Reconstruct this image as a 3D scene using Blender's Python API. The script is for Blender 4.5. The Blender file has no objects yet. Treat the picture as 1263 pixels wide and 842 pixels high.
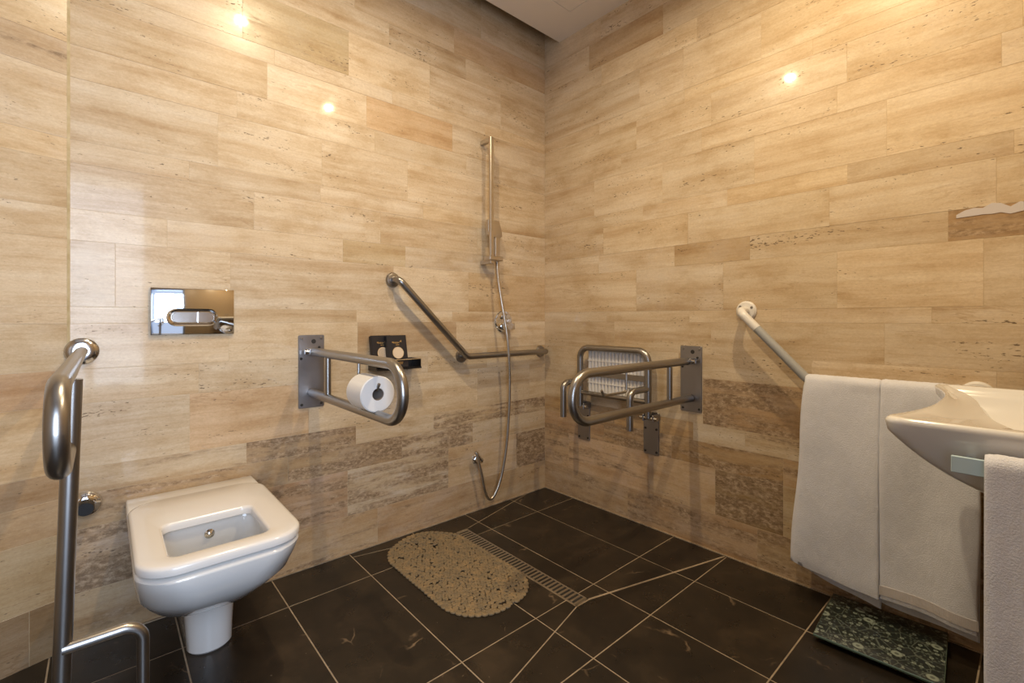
import bpy, bmesh, math, random
from mathutils import Vector, Matrix
random.seed(7)
scene = bpy.context.scene
C = scene.collection
R = math.radians
PI = math.pi

# ------------------------------------------------------------------ camera
cam_d = bpy.data.cameras.new('camera')
cam_d.sensor_width = 36.0
cam_d.lens = 573.0 / 1263.0 * 36.0
cam_d.shift_y = -28.0 / 1263.0
cam_d.clip_start = 0.02
cam = bpy.data.objects.new('camera', cam_d)
cam.location = (-1.9725, -1.9443, 1.0)
cam.rotation_euler = (R(90), 0, R(-41.37))
C.objects.link(cam)
scene.camera = cam

# ------------------------------------------------------------------ world, lights, exposure
w = bpy.data.worlds.new('world'); scene.world = w
w.use_nodes = True
bg = w.node_tree.nodes['Background']
bg.inputs[0].default_value = (0.62, 0.74, 1.0, 1)
bg.inputs[1].default_value = 1.0
scene.view_settings.view_transform = 'Standard'
scene.view_settings.look = 'None'
scene.view_settings.gamma = 1.0
scene.view_settings.exposure = 0.0
scene.cycles.max_bounces = 10
scene.cycles.diffuse_bounces = 6
scene.cycles.caustics_reflective = False
scene.cycles.caustics_refractive = False
scene.cycles.sample_clamp_indirect = 4.0

CEIL = 2.59
WARM = (1.0, 0.79, 0.50)
LAMPS = [(-0.70, -1.585), (-1.42, -0.86)]
LAMP_W = 17.6
DOOR = (-2.62, -1.70, 2.08)          # doorway in the front wall: x0, x1, head height
FRONT = -2.27
def area(name, loc, rot, sx, sy, power, col, shape='RECTANGLE', spread=180):
    l = bpy.data.lights.new(name, 'AREA'); l.shape = shape; l.size = sx; l.size_y = sy
    l.energy = power; l.color = col; l.spread = R(spread)
    o = bpy.data.objects.new(name, l); o.location = loc; o.rotation_euler = rot
    C.objects.link(o); return o
# daylight coming in through the open doorway
area('doorway_daylight', (-2.16, FRONT - 0.45, 1.25), (R(90), 0, 0), 0.86, 1.5, 42.0, (0.66, 0.80, 1.0))

# ------------------------------------------------------------------ helpers
def setp(o, **k):
    for a, b in k.items():
        if b is not None: o[a] = b
def mesh_from(name, bm, m=None, smooth=True, ang=35):
    me = bpy.data.meshes.new(name)
    bm.normal_update(); bm.to_mesh(me); bm.free()
    if m is not None: me.materials.append(m)
    if smooth:
        for p in me.polygons: p.use_smooth = True
        me.set_sharp_from_angle(angle=R(ang))
    return me
def obj(name, bm, m=None, parent=None, smooth=True, ang=35, label=None, kind=None):
    o = bpy.data.objects.new(name, mesh_from(name, bm, m, smooth, ang))
    C.objects.link(o)
    if parent is not None: o.parent = parent
    setp(o, label=label, kind=kind)
    return o
def thing(name, label, cat, loc=(0, 0, 0), rotz=0, group=None):
    o = bpy.data.objects.new(name, None); o.empty_display_size = 0.05
    o.location = loc; o.rotation_euler = (0, 0, rotz); C.objects.link(o)
    setp(o, label=label, category=cat, group=group)
    return o
def struct(name, bm, m, parent=None, label=None, cat=None, smooth=False):
    o = obj(name, bm, m, parent, smooth)
    if parent is None: setp(o, kind='structure', label=label, category=cat)
    return o
def add_box(bm, a, b, bev=0, seg=2, mat=None):
    x0, y0, z0 = a; x1, y1, z1 = b
    vs = [bm.verts.new(p) for p in ((x0,y0,z0),(x1,y0,z0),(x1,y1,z0),(x0,y1,z0),(x0,y0,z1),(x1,y0,z1),(x1,y1,z1),(x0,y1,z1))]
    fs = [bm.faces.new([vs[i] for i in q]) for q in ((0,3,2,1),(4,5,6,7),(0,1,5,4),(1,2,6,5),(2,3,7,6),(3,0,4,7))]
    if bev:
        es = {e for f in fs for e in f.edges}
        r = bmesh.ops.bevel(bm, geom=list(es), offset=bev, segments=seg, profile=0.5, affect='EDGES')
        vs = list({v for f in r['faces'] for v in f.verts} | {v for v in vs if v.is_valid})
    if mat is not None: bmesh.ops.transform(bm, matrix=mat, verts=vs)
    return vs
def box(a, b, bev=0, seg=2, mat=None):
    bm = bmesh.new(); add_box(bm, a, b, bev, seg, mat); return bm
def fillet(pts, r, n=8, closed=False):
    pts = [Vector(p) for p in pts]; out = []
    N = len(pts)
    for i, p in enumerate(pts):
        if not closed and (i == 0 or i == N - 1): out.append(p); continue
        a = pts[(i - 1) % N] - p; b = pts[(i + 1) % N] - p
        la, lb = a.length, b.length; a.normalize(); b.normalize()
        th = a.angle(b)
        if th > PI - 0.02: out.append(p); continue
        rr = r[i] if isinstance(r, (list, tuple)) else r
        d = min(rr / math.tan(th / 2), la * 0.499, lb * 0.499)
        rr = d * math.tan(th / 2)
        c = p + (a + b).normalized() * (rr / math.sin(th / 2))
        s = p + a * d - c; e = p + b * d - c
        ax = s.cross(e).normalized(); tot = s.angle(e)
        for k in range(n + 1):
            out.append(c + Matrix.Rotation(tot * k / n, 3, ax) @ s)
    return out
def add_tube(bm, path, r, n=14, closed=False, caps=True):
    path = [Vector(p) for p in path]; N = len(path)
    T = []
    for i in range(N):
        if closed: t = path[(i + 1) % N] - path[i - 1]
        elif i == 0: t = path[1] - path[0]
        elif i == N - 1: t = path[-1] - path[-2]
        else: t = (path[i + 1] - path[i]).normalized() + (path[i] - path[i - 1]).normalized()
        T.append(t.normalized())
    u = T[0].orthogonal().normalized(); rings = []
    for i in range(N):
        u = (u - T[i] * u.dot(T[i])).normalized(); v = T[i].cross(u)
        rr = r[i] if isinstance(r, (list, tuple)) else r
        rings.append([bm.verts.new(path[i] + (u * math.cos(2*PI*k/n) + v * math.sin(2*PI*k/n)) * rr) for k in range(n)])
    M = N if closed else N - 1
    for i in range(M):
        A, B = rings[i], rings[(i + 1) % N]
        off = 0
        if closed and i == N - 1:
            off = min(range(n), key=lambda s: (B[s].co - A[0].co).length)
        for k in range(n):
            bm.faces.new((A[k], A[(k+1) % n], B[(k+1+off) % n], B[(k+off) % n]))
    if caps and not closed:
        bm.faces.new(rings[0][::-1]); bm.faces.new(rings[-1])
def tube(path, r, n=14, closed=False):
    bm = bmesh.new(); add_tube(bm, path, r, n, closed); return bm
def axis_mat(loc, d):
    return Matrix.Translation(loc) @ Vector(d).to_track_quat('Z', 'Y').to_matrix().to_4x4()
def add_lathe(bm, prof, n=28, mat=None):
    rings = []; vs = []
    for (r, z) in prof:
        if r < 1e-6: ring = [bm.verts.new((0, 0, z))]
        else: ring = [bm.verts.new((r*math.cos(2*PI*k/n), r*math.sin(2*PI*k/n), z)) for k in range(n)]
        rings.append(ring); vs += ring
    for A, B in zip(rings, rings[1:]):
        for k in range(n):
            q = [A[k % len(A)], A[(k+1) % len(A)], B[(k+1) % len(B)], B[k % len(B)]]
            q2 = []
            for v in q:
                if v not in q2: q2.append(v)
            if len(q2) > 2: bm.faces.new(q2)
    if len(rings[0]) > 1: bm.faces.new(rings[0][::-1])
    if len(rings[-1]) > 1: bm.faces.new(rings[-1])
    if mat is not None: bmesh.ops.transform(bm, matrix=mat, verts=vs)
def lathe(prof, n=28, mat=None):
    bm = bmesh.new(); add_lathe(bm, prof, n, mat); return bm
def add_prism(bm, poly, z0, z1, ch=0.0, mat=None):
    """polygon (ccw) extruded z0..z1 with a chamfered top edge"""
    def inset(p, d):
        q = []; n = len(p)
        for i in range(n):
            a, b, c = Vector(p[i-1]), Vector(p[i]), Vector(p[(i+1) % n])
            e1 = (b - a).normalized(); e2 = (c - b).normalized()
            n1 = Vector((-e1.y, e1.x)); n2 = Vector((-e2.y, e2.x))
            m = n1 + n2; k = d / max(0.2, 0.5 * m.dot(m)) if m.length > 1e-6 else d
            q.append(b + m * k)
        return q
    L = [[bm.verts.new((x, y, z0)) for x, y in poly]]
    L.append([bm.verts.new((x, y, z1 - ch)) for x, y in poly])
    if ch: L.append([bm.verts.new((p.x, p.y, z1)) for p in inset([Vector(p) for p in poly], ch)])
    n = len(poly)
    for A, B in zip(L, L[1:]):
        for k in range(n): bm.faces.new((A[k], A[(k+1) % n], B[(k+1) % n], B[k]))
    bm.faces.new(L[0][::-1]); bm.faces.new(L[-1])
    if mat is not None: bmesh.ops.transform(bm, matrix=mat, verts=[v for l in L for v in l])
def loft(rings, cap0=True, cap1=True):
    bm = bmesh.new()
    V = [[bm.verts.new(p) for p in r] for r in rings]; n = len(V[0])
    for A, B in zip(V, V[1:]):
        for k in range(n): bm.faces.new((A[k], A[(k+1) % n], B[(k+1) % n], B[k]))
    if cap0: bm.faces.new(V[0][::-1])
    if cap1: bm.faces.new(V[-1])
    return bm
def rrect(x0, x1, y0, y1, r, n=8):
    """ccw rounded rectangle; r = radius or four radii (x1y0, x1y1, x0y1, x0y0)"""
    rs = r if isinstance(r, (list, tuple)) else [r] * 4
    out = []
    for (cx, cy, a0, rr) in ((x1-rs[0], y0+rs[0], -90, rs[0]), (x1-rs[1], y1-rs[1], 0, rs[1]), (x0+rs[2], y1-rs[2], 90, rs[2]), (x0+rs[3], y0+rs[3], 180, rs[3])):
        for k in range(n + 1):
            a = R(a0 + 90 * k / n); out.append((cx + rr*math.cos(a), cy + rr*math.sin(a)))
    return out
def bezier(pts, n=10):
    """catmull-rom through points"""
    P = [Vector(p) for p in pts]; P = [P[0]*2 - P[1]] + P + [P[-1]*2 - P[-2]]; out = []
    for i in range(1, len(P) - 2):
        for k in range(n):
            t = k / n; a, b, c, d = P[i-1:i+3]
            out.append(0.5 * ((2*b) + (c-a)*t + (2*a-5*b+4*c-d)*t*t + (3*b-a-3*c+d)*t*t*t))
    out.append(P[-2]); return out
def lerp_tab(tab, x):
    if x <= tab[0][0]: return tab[0][1]
    for (a, b), (c, d) in zip(tab, tab[1:]):
        if x <= c: return b + (d - b) * (x - a) / (c - a)
    return tab[-1][1]

# ------------------------------------------------------------------ materials
class NT:
    def __init__(s, name):
        s.m = bpy.data.materials.new(name); s.m.use_nodes = True
        s.t = s.m.node_tree; s.b = s.t.nodes['Principled BSDF']
    def n(s, typ, **k):
        nd = s.t.nodes.new('ShaderNode' + typ)
        for a, b in k.items():
            if a.startswith('i_'):
                key = a[2:]; key = int(key) if key.isdigit() else key.replace('_', ' ')
                if hasattr(b, 'is_output') or isinstance(b, bpy.types.NodeSocket): s.t.links.new(b, nd.inputs[key])
                else: nd.inputs[key].default_value = b
            else: setattr(nd, a, b)
        return nd
    def l(s, a, b): s.t.links.new(a, b)
    def P(s, **k):
        for a, b in k.items():
            key = a.replace('_', ' ')
            if isinstance(b, bpy.types.NodeSocket): s.l(b, s.b.inputs[key])
            else: s.b.inputs[key].default_value = b
        return s
    def ramp(s, fac, stops, interp='LINEAR'):
        r = s.n('ValToRGB'); s.l(fac, r.inputs[0]); cr = r.color_ramp; cr.interpolation = interp
        while len(cr.elements) < len(stops): cr.elements.new(0.5)
        for e, (p, c) in zip(cr.elements, stops):
            e.position = p; e.color = c if len(c) == 4 else (*c, 1)
        return r.outputs[0]
    def mix(s, fac, a, b, blend='MIX'):
        nd = s.n('Mix', data_type='RGBA', blend_type=blend)
        for sock, v in ((nd.inputs[0], fac), (nd.inputs[6], a), (nd.inputs[7], b)):
            if isinstance(v, bpy.types.NodeSocket): s.l(v, sock)
            else: sock.default_value = (*v, 1) if isinstance(v, tuple) and len(v) == 3 else v
        return nd.outputs[2]
    def math(s, op, a, b=0.0):
        nd = s.n('Math', operation=op)
        for sock, v in zip(nd.inputs, (a, b)):
            if isinstance(v, bpy.types.NodeSocket): s.l(v, sock)
            else: sock.default_value = v
        return nd.outputs[0]
    def map(s, vec, scale=(1,1,1), loc=None):
        nd = s.n('Mapping'); s.l(vec, nd.inputs[0]); nd.inputs['Scale'].default_value = scale
        if loc is not None: s.l(loc, nd.inputs['Location'])
        return nd.outputs[0]
    def noise(s, vec, scale=1.0, detail=3, rough=0.55, dist=0.0):
        nd = s.n('TexNoise'); s.l(vec, nd.inputs['Vector'])
        nd.inputs['Scale'].default_value = scale; nd.inputs['Detail'].default_value = detail
        nd.inputs['Roughness'].default_value = rough; nd.inputs['Distortion'].default_value = dist
        return nd.outputs[0]
    def bump(s, h, strength=0.3, dist=0.002):
        nd = s.n('Bump'); s.l(h, nd.inputs['Height']); nd.inputs['Strength'].default_value = strength
        nd.inputs['Distance'].default_value = dist; s.l(nd.outputs[0], s.b.inputs['Normal'])
def plain(name, col, rough=0.5, metal=0.0, coat=0.0, spec=0.5):
    N = NT(name); N.P(Base_Color=(*col, 1), Roughness=rough, Metallic=metal, Coat_Weight=coat, Specular_IOR_Level=spec)
    N.b.inputs['Coat Roughness'].default_value = 0.05
    return N.m

def travertine():
    N = NT('travertine')
    tc = N.n('TexCoord'); oi = N.n('ObjectInfo')
    off = N.n('CombineXYZ'); rnd = N.math('MULTIPLY', oi.outputs['Random'], 91.0)
    N.l(rnd, off.inputs[0]); N.l(rnd, off.inputs[1]); N.l(N.math('MULTIPLY', oi.outputs['Random'], 37.0), off.inputs[2])
    V = N.map(tc.outputs['Object'], (1, 1, 1), off.outputs[0])
    # gentle waviness of the bedding
    wob = N.noise(N.map(V, (2.5, 1, 5.0)), 1.0, 2, 0.5)
    wv = N.n('CombineXYZ'); N.l(N.math('MULTIPLY', N.math('SUBTRACT', wob, 0.5), 0.035), wv.inputs[2])
    add = N.n('VectorMath', operation='ADD'); N.l(V, add.inputs[0]); N.l(wv.outputs[0], add.inputs[1])
    W = add.outputs[0]
    broad = N.noise(N.map(W, (1.1, 1, 19.0)), 1.0, 4, 0.6)
    fine = N.noise(N.map(W, (6.0, 1, 120.0)), 1.0, 8, 0.80)
    cloud = N.noise(N.map(W, (5.0, 1, 10.0)), 1.0, 6, 0.68)
    grit = N.noise(N.map(W, (110, 110, 190)), 1.0, 4, 0.75)
    col = N.ramp(broad, [(0.28, (0.545, 0.400, 0.245)), (0.44, (0.650, 0.520, 0.355)), (0.58, (0.710, 0.595, 0.435)), (0.78, (0.760, 0.665, 0.525))])
    streak = N.ramp(fine, [(0.34, (0.80, 0.725, 0.625)), (0.50, (0.98, 0.97, 0.95)), (0.72, (1.07, 1.07, 1.07))])
    col = N.mix(0.50, col, streak, 'MULTIPLY')
    col = N.mix(0.80, col, N.ramp(cloud, [(0.34, (0.80, 0.72, 0.61)), (0.50, (0.98, 0.965, 0.94)), (0.66, (1.06, 1.07, 1.10))]), 'MULTIPLY')
    col = N.mix(0.42, col, N.ramp(grit, [(0.3, (0.72, 0.65, 0.56)), (0.7, (1.12, 1.12, 1.12))]), 'MULTIPLY')
    # thin wandering veins along the bedding
    vz = N.noise(N.map(W, (2.2, 1, 13.0)), 1.0, 5, 0.62, 0.5)
    vd = N.math('ABSOLUTE', N.math('SUBTRACT', vz, 0.5))
    vm = N.n('MapRange'); N.l(vd, vm.inputs[0]); vm.inputs[1].default_value = 0.013; vm.inputs[2].default_value = 0.0
    vsel = N.n('MapRange'); N.l(N.noise(N.map(V, (2.6, 1, 5)), 1.0, 2, 0.5), vsel.inputs[0]); vsel.inputs[1].default_value = 0.50; vsel.inputs[2].default_value = 0.68
    col = N.mix(N.math('MULTIPLY', N.math('MULTIPLY', vm.outputs[0], vsel.outputs[0]), 0.55), col, (0.40, 0.26, 0.14))
    # greyish lime bloom on the worn stones
    bloom = N.n('MapRange'); N.l(N.noise(N.map(V, (7, 1, 12)), 1.0, 6, 0.7), bloom.inputs[0]); bloom.inputs[1].default_value = 0.50; bloom.inputs[2].default_value = 0.64
    col = N.mix(N.math('MULTIPLY', bloom.outputs[0], N.math('MULTIPLY', oi.outputs['Alpha'], 0.75)), col, (0.70, 0.63, 0.56))
    # tone of this stone; low ones also carry stains and painted light falloff
    col = N.mix(1.0, col, oi.outputs['Color'], 'MULTIPLY')
    # coarse brown crust on the worn stones (alpha = how much)
    crust = N.noise(N.map(W, (2.3, 1, 21)), 1.0, 8, 0.70, 0.25)
    thr = N.math('SUBTRACT', 0.80, N.math('MULTIPLY', oi.outputs['Alpha'], 0.46))
    cm = N.n('MapRange'); cm.interpolation_type = 'SMOOTHSTEP'
    N.l(crust, cm.inputs[0]); N.l(N.math('SUBTRACT', thr, 0.08), cm.inputs[1]); N.l(N.math('ADD', thr, 0.08), cm.inputs[2])
    pep = N.noise(N.map(W, (45, 45, 80)), 1.0, 5, 0.75)
    ccol = N.ramp(pep, [(0.32, (0.14, 0.090, 0.052)), (0.48, (0.27, 0.185, 0.110)), (0.64, (0.54, 0.41, 0.28))])
    col = N.mix(N.math('MULTIPLY', cm.outputs[0], 0.88), col, ccol)
    # pits: short dark dashes along the bedding, in clusters
    pit = N.noise(N.map(W, (60, 1, 210)), 1.0, 2, 0.5)
    clus = N.noise(N.map(W, (3.5, 1, 20)), 1.0, 2, 0.5)
    pm = N.n('MapRange'); N.l(N.math('ADD', pit, N.math('MULTIPLY', N.math('SUBTRACT', clus, 0.5), 0.62)), pm.inputs[0])
    pm.inputs[1].default_value = 0.735; pm.inputs[2].default_value = 0.785
    col = N.mix(N.math('MULTIPLY', pm.outputs[0], 0.85), col, (0.13, 0.088, 0.052))
    N.P(Base_Color=col)
    rg = N.n('MapRange'); N.l(cloud, rg.inputs[0]); rg.inputs[1].default_value = 0.3; rg.inputs[2].default_value = 0.7
    rg.inputs[3].default_value = 0.34; rg.inputs[4].default_value = 0.24
    N.P(Roughness=N.math('ADD', rg.outputs[0], N.math('MULTIPLY', N.math('ADD', pm.outputs[0], cm.outputs[0]), 0.30)))
    N.P(Specular_IOR_Level=0.30, Coat_Weight=N.math('SUBTRACT', 0.34, N.math('MULTIPLY', N.math('ADD', pm.outputs[0], cm.outputs[0]), 0.3)), Coat_Roughness=0.055)
    h = N.math('SUBTRACT', N.math('MULTIPLY', fine, 0.05), N.math('MULTIPLY', pm.outputs[0], 1.0))
    lo = N.noise(N.map(V, (6, 6, 6)), 1.0, 1, 0.5)
    N.bump(N.math('ADD', h, N.math('MULTIPLY', lo, 0.5)), 0.22, 0.002)
    return N.m
def dark_marble():
    N = NT('dark_marble')
    tc = N.n('TexCoord'); oi = N.n('ObjectInfo')
    off = N.n('CombineXYZ'); rnd = N.math('MULTIPLY', oi.outputs['Random'], 60.0)
    N.l(rnd, off.inputs[0]); N.l(rnd, off.inputs[1])
    V = N.map(tc.outputs['Object'], (1, 1, 1), off.outputs[0])
    cloud = N.noise(V, 5.0, 6, 0.65, 0.4)
    col = N.ramp(cloud, [(0.30, (0.0115, 0.0090, 0.0068)), (0.52, (0.022, 0.0160, 0.0105)), (0.75, (0.052, 0.036, 0.022))])
    wp = N.n('TexNoise'); N.l(V, wp.inputs['Vector']); wp.inputs['Scale'].default_value = 6.0; wp.inputs['Detail'].default_value = 4
    ad = N.n('VectorMath', operation='MULTIPLY_ADD'); N.l(wp.outputs['Color'], ad.inputs[0]); ad.inputs[1].default_value = (0.22, 0.22, 0.0); N.l(V, ad.inputs[2])
    vo = N.n('TexVoronoi', feature='DISTANCE_TO_EDGE'); N.l(ad.outputs[0], vo.inputs['Vector']); vo.inputs['Scale'].default_value = 3.2
    vm = N.n('MapRange'); N.l(vo.outputs['Distance'], vm.inputs[0]); vm.inputs[1].default_value = 0.012; vm.inputs[2].default_value = 0.0
    sel = N.n('MapRange'); N.l(N.noise(V, 7.0, 3, 0.6), sel.inputs[0]); sel.inputs[1].default_value = 0.55; sel.inputs[2].default_value = 0.72
    vein = N.math('MULTIPLY', N.math('MULTIPLY', vm.outputs[0], sel.outputs[0]), 0.75)
    col = N.mix(vein, col, (0.34, 0.24, 0.15))
    sp = N.n('MapRange'); N.l(N.noise(V, 75.0, 2, 0.5), sp.inputs[0]); sp.inputs[1].default_value = 0.74; sp.inputs[2].default_value = 0.78
    col = N.mix(N.math('MULTIPLY', sp.outputs[0], 0.5), col, (0.26, 0.20, 0.14))
    N.P(Base_Color=col, Specular_IOR_Level=0.38)
    N.P(Roughness=N.ramp(N.noise(V, 9.0, 4, 0.6), [(0.3, (0.24,)*3), (0.7, (0.40,)*3)]))
    N.bump(N.noise(V, 30.0, 4, 0.6), 0.12, 0.001)
    return N.m
def grout(name, c1, c2):
    N = NT(name); tc = N.n('TexCoord')
    N.P(Base_Color=N.ramp(N.noise(tc.outputs['Object'], 25.0, 4, 0.6), [(0.3, c1), (0.7, c2)]), Roughness=0.85)
    N.bump(N.noise(tc.outputs['Object'], 220.0, 2, 0.5), 0.4, 0.001)
    return N.m
def steel(name, col, r0, r1, aniso=(40, 40, 400)):
    N = NT(name); tc = N.n('TexCoord')
    f = N.noise(N.map(tc.outputs['Object'], (6, 6, 6)), 1.0, 4, 0.6)
    c = N.ramp(f, [(0.3, tuple(x * 0.90 for x in col)), (0.7, col)])
    N.P(Base_Color=c, Metallic=1.0, Roughness=N.ramp(f, [(0.3, (r0,)*3), (0.7, (r1,)*3)]))
    return N.m
def towel_mat():
    N = NT('terry_cotton'); tc = N.n('TexCoord')
    V = tc.outputs['Object']
    a = N.noise(V, 330.0, 3, 0.6); b = N.noise(V, 14.0, 3, 0.5)
    c = N.ramp(b, [(0.3, (0.67, 0.69, 0.76)), (0.7, (0.735, 0.755, 0.83))])
    c = N.mix(0.22, c, N.ramp(a, [(0.3, (0.78, 0.78, 0.78)), (0.65, (1.04, 1.04, 1.04))]), 'MULTIPLY')
    N.P(Base_Color=c, Roughness=0.95, Specular_IOR_Level=0.1, Sheen_Weight=0.25, Sheen_Roughness=0.6)
    N.bump(a, 0.55, 0.0025)
    return N.m
def pebble_mat():
    N = NT('mat_vinyl'); tc = N.n('TexCoord')
    f = N.noise(tc.outputs['Object'], 30.0, 4, 0.6); g = N.noise(tc.outputs['Object'], 140.0, 2, 0.5)
    c = N.ramp(f, [(0.3, (0.175, 0.140, 0.092)), (0.55, (0.245, 0.182, 0.105)), (0.75, (0.33, 0.225, 0.115))])
    c = N.mix(0.4, c, N.ramp(g, [(0.3, (0.6,)*3), (0.7, (1.2,)*3)]), 'MULTIPLY')
    N.P(Base_Color=c, Roughness=0.42)
    return N.m
def flower_glass():
    N = NT('flower_print'); tc = N.n('TexCoord'); V = tc.outputs['Object']
    col = (0.022, 0.028, 0.024)
    src = None
    for sc, r, br in ((17.0, 0.26, 0.80), (44.0, 0.27, 0.70), (95.0, 0.30, 0.32)):
        vo = N.n('TexVoronoi'); N.l(V, vo.inputs['Vector']); vo.inputs['Scale'].default_value = sc; vo.voronoi_dimensions = '2D'
        pet = N.n('MapRange'); N.l(vo.outputs['Distance'], pet.inputs[0]); pet.inputs[1].default_value = r; pet.inputs[2].default_value = r - 0.06
        core = N.n('MapRange'); N.l(vo.outputs['Distance'], core.inputs[0]); core.inputs[1].default_value = r*0.30; core.inputs[2].default_value = r*0.42
        sepc = N.n('SeparateColor'); N.l(vo.outputs['Color'], sepc.inputs[0])
        on = N.math('GREATER_THAN', sepc.outputs[0], 0.62 if sc < 20 else 0.52)
        k = N.math('MULTIPLY', N.math('MULTIPLY', pet.outputs[0], N.math('ADD', N.math('MULTIPLY', core.outputs[0], 0.6), 0.4)), N.math('MULTIPLY', on, br))
        src = k if src is None else N.math('MAXIMUM', src, k)
    vo = N.n('TexVoronoi', feature='DISTANCE_TO_EDGE'); N.l(V, vo.inputs['Vector']); vo.inputs['Scale'].default_value = 26
    st = N.n('MapRange'); N.l(vo.outputs['Distance'], st.inputs[0]); st.inputs[1].default_value = 0.035; st.inputs[2].default_value = 0.015
    src = N.math('MAXIMUM', src, N.math('MULTIPLY', st.outputs[0], 0.30))
    N.P(Base_Color=N.mix(src, col, (0.34, 0.40, 0.33)), Roughness=0.35, Coat_Weight=1.0, Coat_Roughness=0.08)
    return N.m
M = {
    'trav': travertine(), 'marble': dark_marble(),
    'wgrout': grout('wall_grout', (0.50, 0.385, 0.245), (0.72, 0.60, 0.42)),
    'fgrout': grout('floor_grout', (0.24, 0.185, 0.125), (0.42, 0.33, 0.23)),
    'steel': steel('brushed_steel', (0.36, 0.345, 0.33), 0.29, 0.34),
    'steel2': steel('satin_steel_plate', (0.36, 0.35, 0.36), 0.34, 0.46),
    'polished': steel('polished_steel', (0.62, 0.61, 0.60), 0.14, 0.20),
    'nickel': steel('brushed_nickel', (0.60, 0.54, 0.46), 0.30, 0.40),
    'chrome': plain('chrome', (0.78, 0.78, 0.78), 0.05, 1.0),
    'ceramic': plain('white_ceramic', (0.74, 0.735, 0.72), 0.12, 0, 0.6),
    'seatplastic': plain('glossy_seat_plastic', (0.75, 0.73, 0.705), 0.16, 0, 0.4),
    'white': plain('white_plastic', (0.84, 0.82, 0.79), 0.35),
    'whitepaint': plain('white_powder_coat', (0.76, 0.74, 0.70), 0.30),
    'greygrip': plain('grey_ribbed_grip', (0.36, 0.37, 0.37), 0.4),
    'ceil': plain('ceiling_paint', (0.74, 0.71, 0.68), 0.8),
    'dark': plain('black_plastic', (0.013, 0.012, 0.012), 0.3),
    'card': plain('black_card', (0.013, 0.012, 0.016), 0.45),
    'gold': plain('gold_foil', (0.55, 0.40, 0.18), 0.35, 0.8),
    'soap': plain('cream_soap', (0.72, 0.58, 0.42), 0.45),
    'paper': plain('tissue_paper', (0.80, 0.785, 0.765), 0.95),
    'core': plain('cardboard_core', (0.30, 0.25, 0.21), 0.9),
    'terry': towel_mat(), 'pebble': pebble_mat(), 'flower': flower_glass(),
    'weave': plain('woven_hem', (0.68, 0.64, 0.63), 0.8),
    'glassedge': plain('glass_edge', (0.10, 0.16, 0.13), 0.08, 0, 1.0),
    'hole': plain('screw_hole', (0.02, 0.018, 0.016), 0.6),
    'lens': plain('lamp_lens', (0.85, 0.82, 0.75), 0.3),
    'blue': plain('rail_blue_reflection', (0.50, 0.66, 0.74), 0.3),  # blue reflection on the metal towel rail, painted as its flat colour
    'frame': plain('door_frame_paint', (0.22, 0.26, 0.34), 0.4),
    'frontwall': plain('front_wall_stone', (0.42, 0.32, 0.21), 0.35),
    'hall': plain('hall_paint', (0.70, 0.70, 0.68), 0.8),
    'water': plain('bowl_water', (0.30, 0.31, 0.31), 0.03),
    'joint': grout('wall_sealant', (0.44, 0.33, 0.16), (0.62, 0.50, 0.30)),
    'filler': plain('white_filler', (0.60, 0.56, 0.56), 0.7),
    'hose': steel('metal_hose', (0.62, 0.57, 0.50), 0.25, 0.34, (3, 3, 300)),
}

# ------------------------------------------------------------------ the setting: tiled walls
ROWS = [0, .16, .355, .46, .54, .74, .845, .985, 1.037, 1.24, 1.335, 1.475, 1.545, 1.735, 1.835, 1.975, 2.035, 2.225, 2.335, 2.475, 2.75]
UPM = Matrix(((1,0,0,0),(0,0,-1,0),(0,1,0,0),(0,0,0,1)))
G = 0.0004                      # half a joint
TH = 0.0016                     # stones stand proud of the backing by this much
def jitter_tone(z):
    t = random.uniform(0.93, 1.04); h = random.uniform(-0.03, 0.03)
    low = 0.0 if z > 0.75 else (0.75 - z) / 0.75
    t *= 1 - 0.22 * low  # low stones darker: stains, with some light falloff put into the tone
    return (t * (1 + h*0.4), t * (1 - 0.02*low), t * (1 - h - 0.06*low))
def tiled(wall, s_len, joints, special, lo=0.30, hi=0.62, dirt=None):
    """stones along local x (0..s_len) and z, front face at local y = 0 looking to -y"""
    for r in range(len(ROWS) - 1):
        z0, z1 = ROWS[r], ROWS[r + 1]
        js = sorted([0.0] + [j for j in joints.get(r, []) if 0 < j < s_len] + [s_len])
        full = []
        for a, b in zip(js, js[1:]):
            full.append(a)
            gap = b - a
            if gap > hi * 1.12:
                k = max(2, round(gap / 0.47)); ws = [random.uniform(0.8, 1.25) for _ in range(k)]; s = sum(ws); acc = a
                for wv in ws[:-1]:
                    acc += gap * wv / s; full.append(acc)
        full.append(s_len)
        for a, b in zip(full, full[1:]):
            if b - a < 0.02: continue
            cx, cz = (a + b) / 2, (z0 + z1) / 2
            hw, hh = (b - a) / 2 - G, (z1 - z0) / 2 - G
            bm = bmesh.new()
            dep = random.uniform(-0.00025, 0.00025)
            poly = [(-hw, -hh), (hw, -hh), (hw, hh), (-hw, hh)]
            # prism along +z local, then turned so that +z -> -y
            add_prism(bm, poly, -.0008, dep, 0.0003, Matrix(((1,0,0,0),(0,0,-1,0),(0,1,0,0),(0,0,0,1))))
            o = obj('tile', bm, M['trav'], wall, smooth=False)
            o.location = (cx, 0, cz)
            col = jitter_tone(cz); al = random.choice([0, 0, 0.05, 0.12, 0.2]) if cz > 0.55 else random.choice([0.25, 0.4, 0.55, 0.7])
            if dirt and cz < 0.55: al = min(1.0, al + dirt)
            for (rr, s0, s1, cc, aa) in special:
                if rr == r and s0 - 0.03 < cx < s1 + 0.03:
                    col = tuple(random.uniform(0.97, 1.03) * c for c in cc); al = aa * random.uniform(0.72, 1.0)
            o.color = (*col, al)
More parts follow.
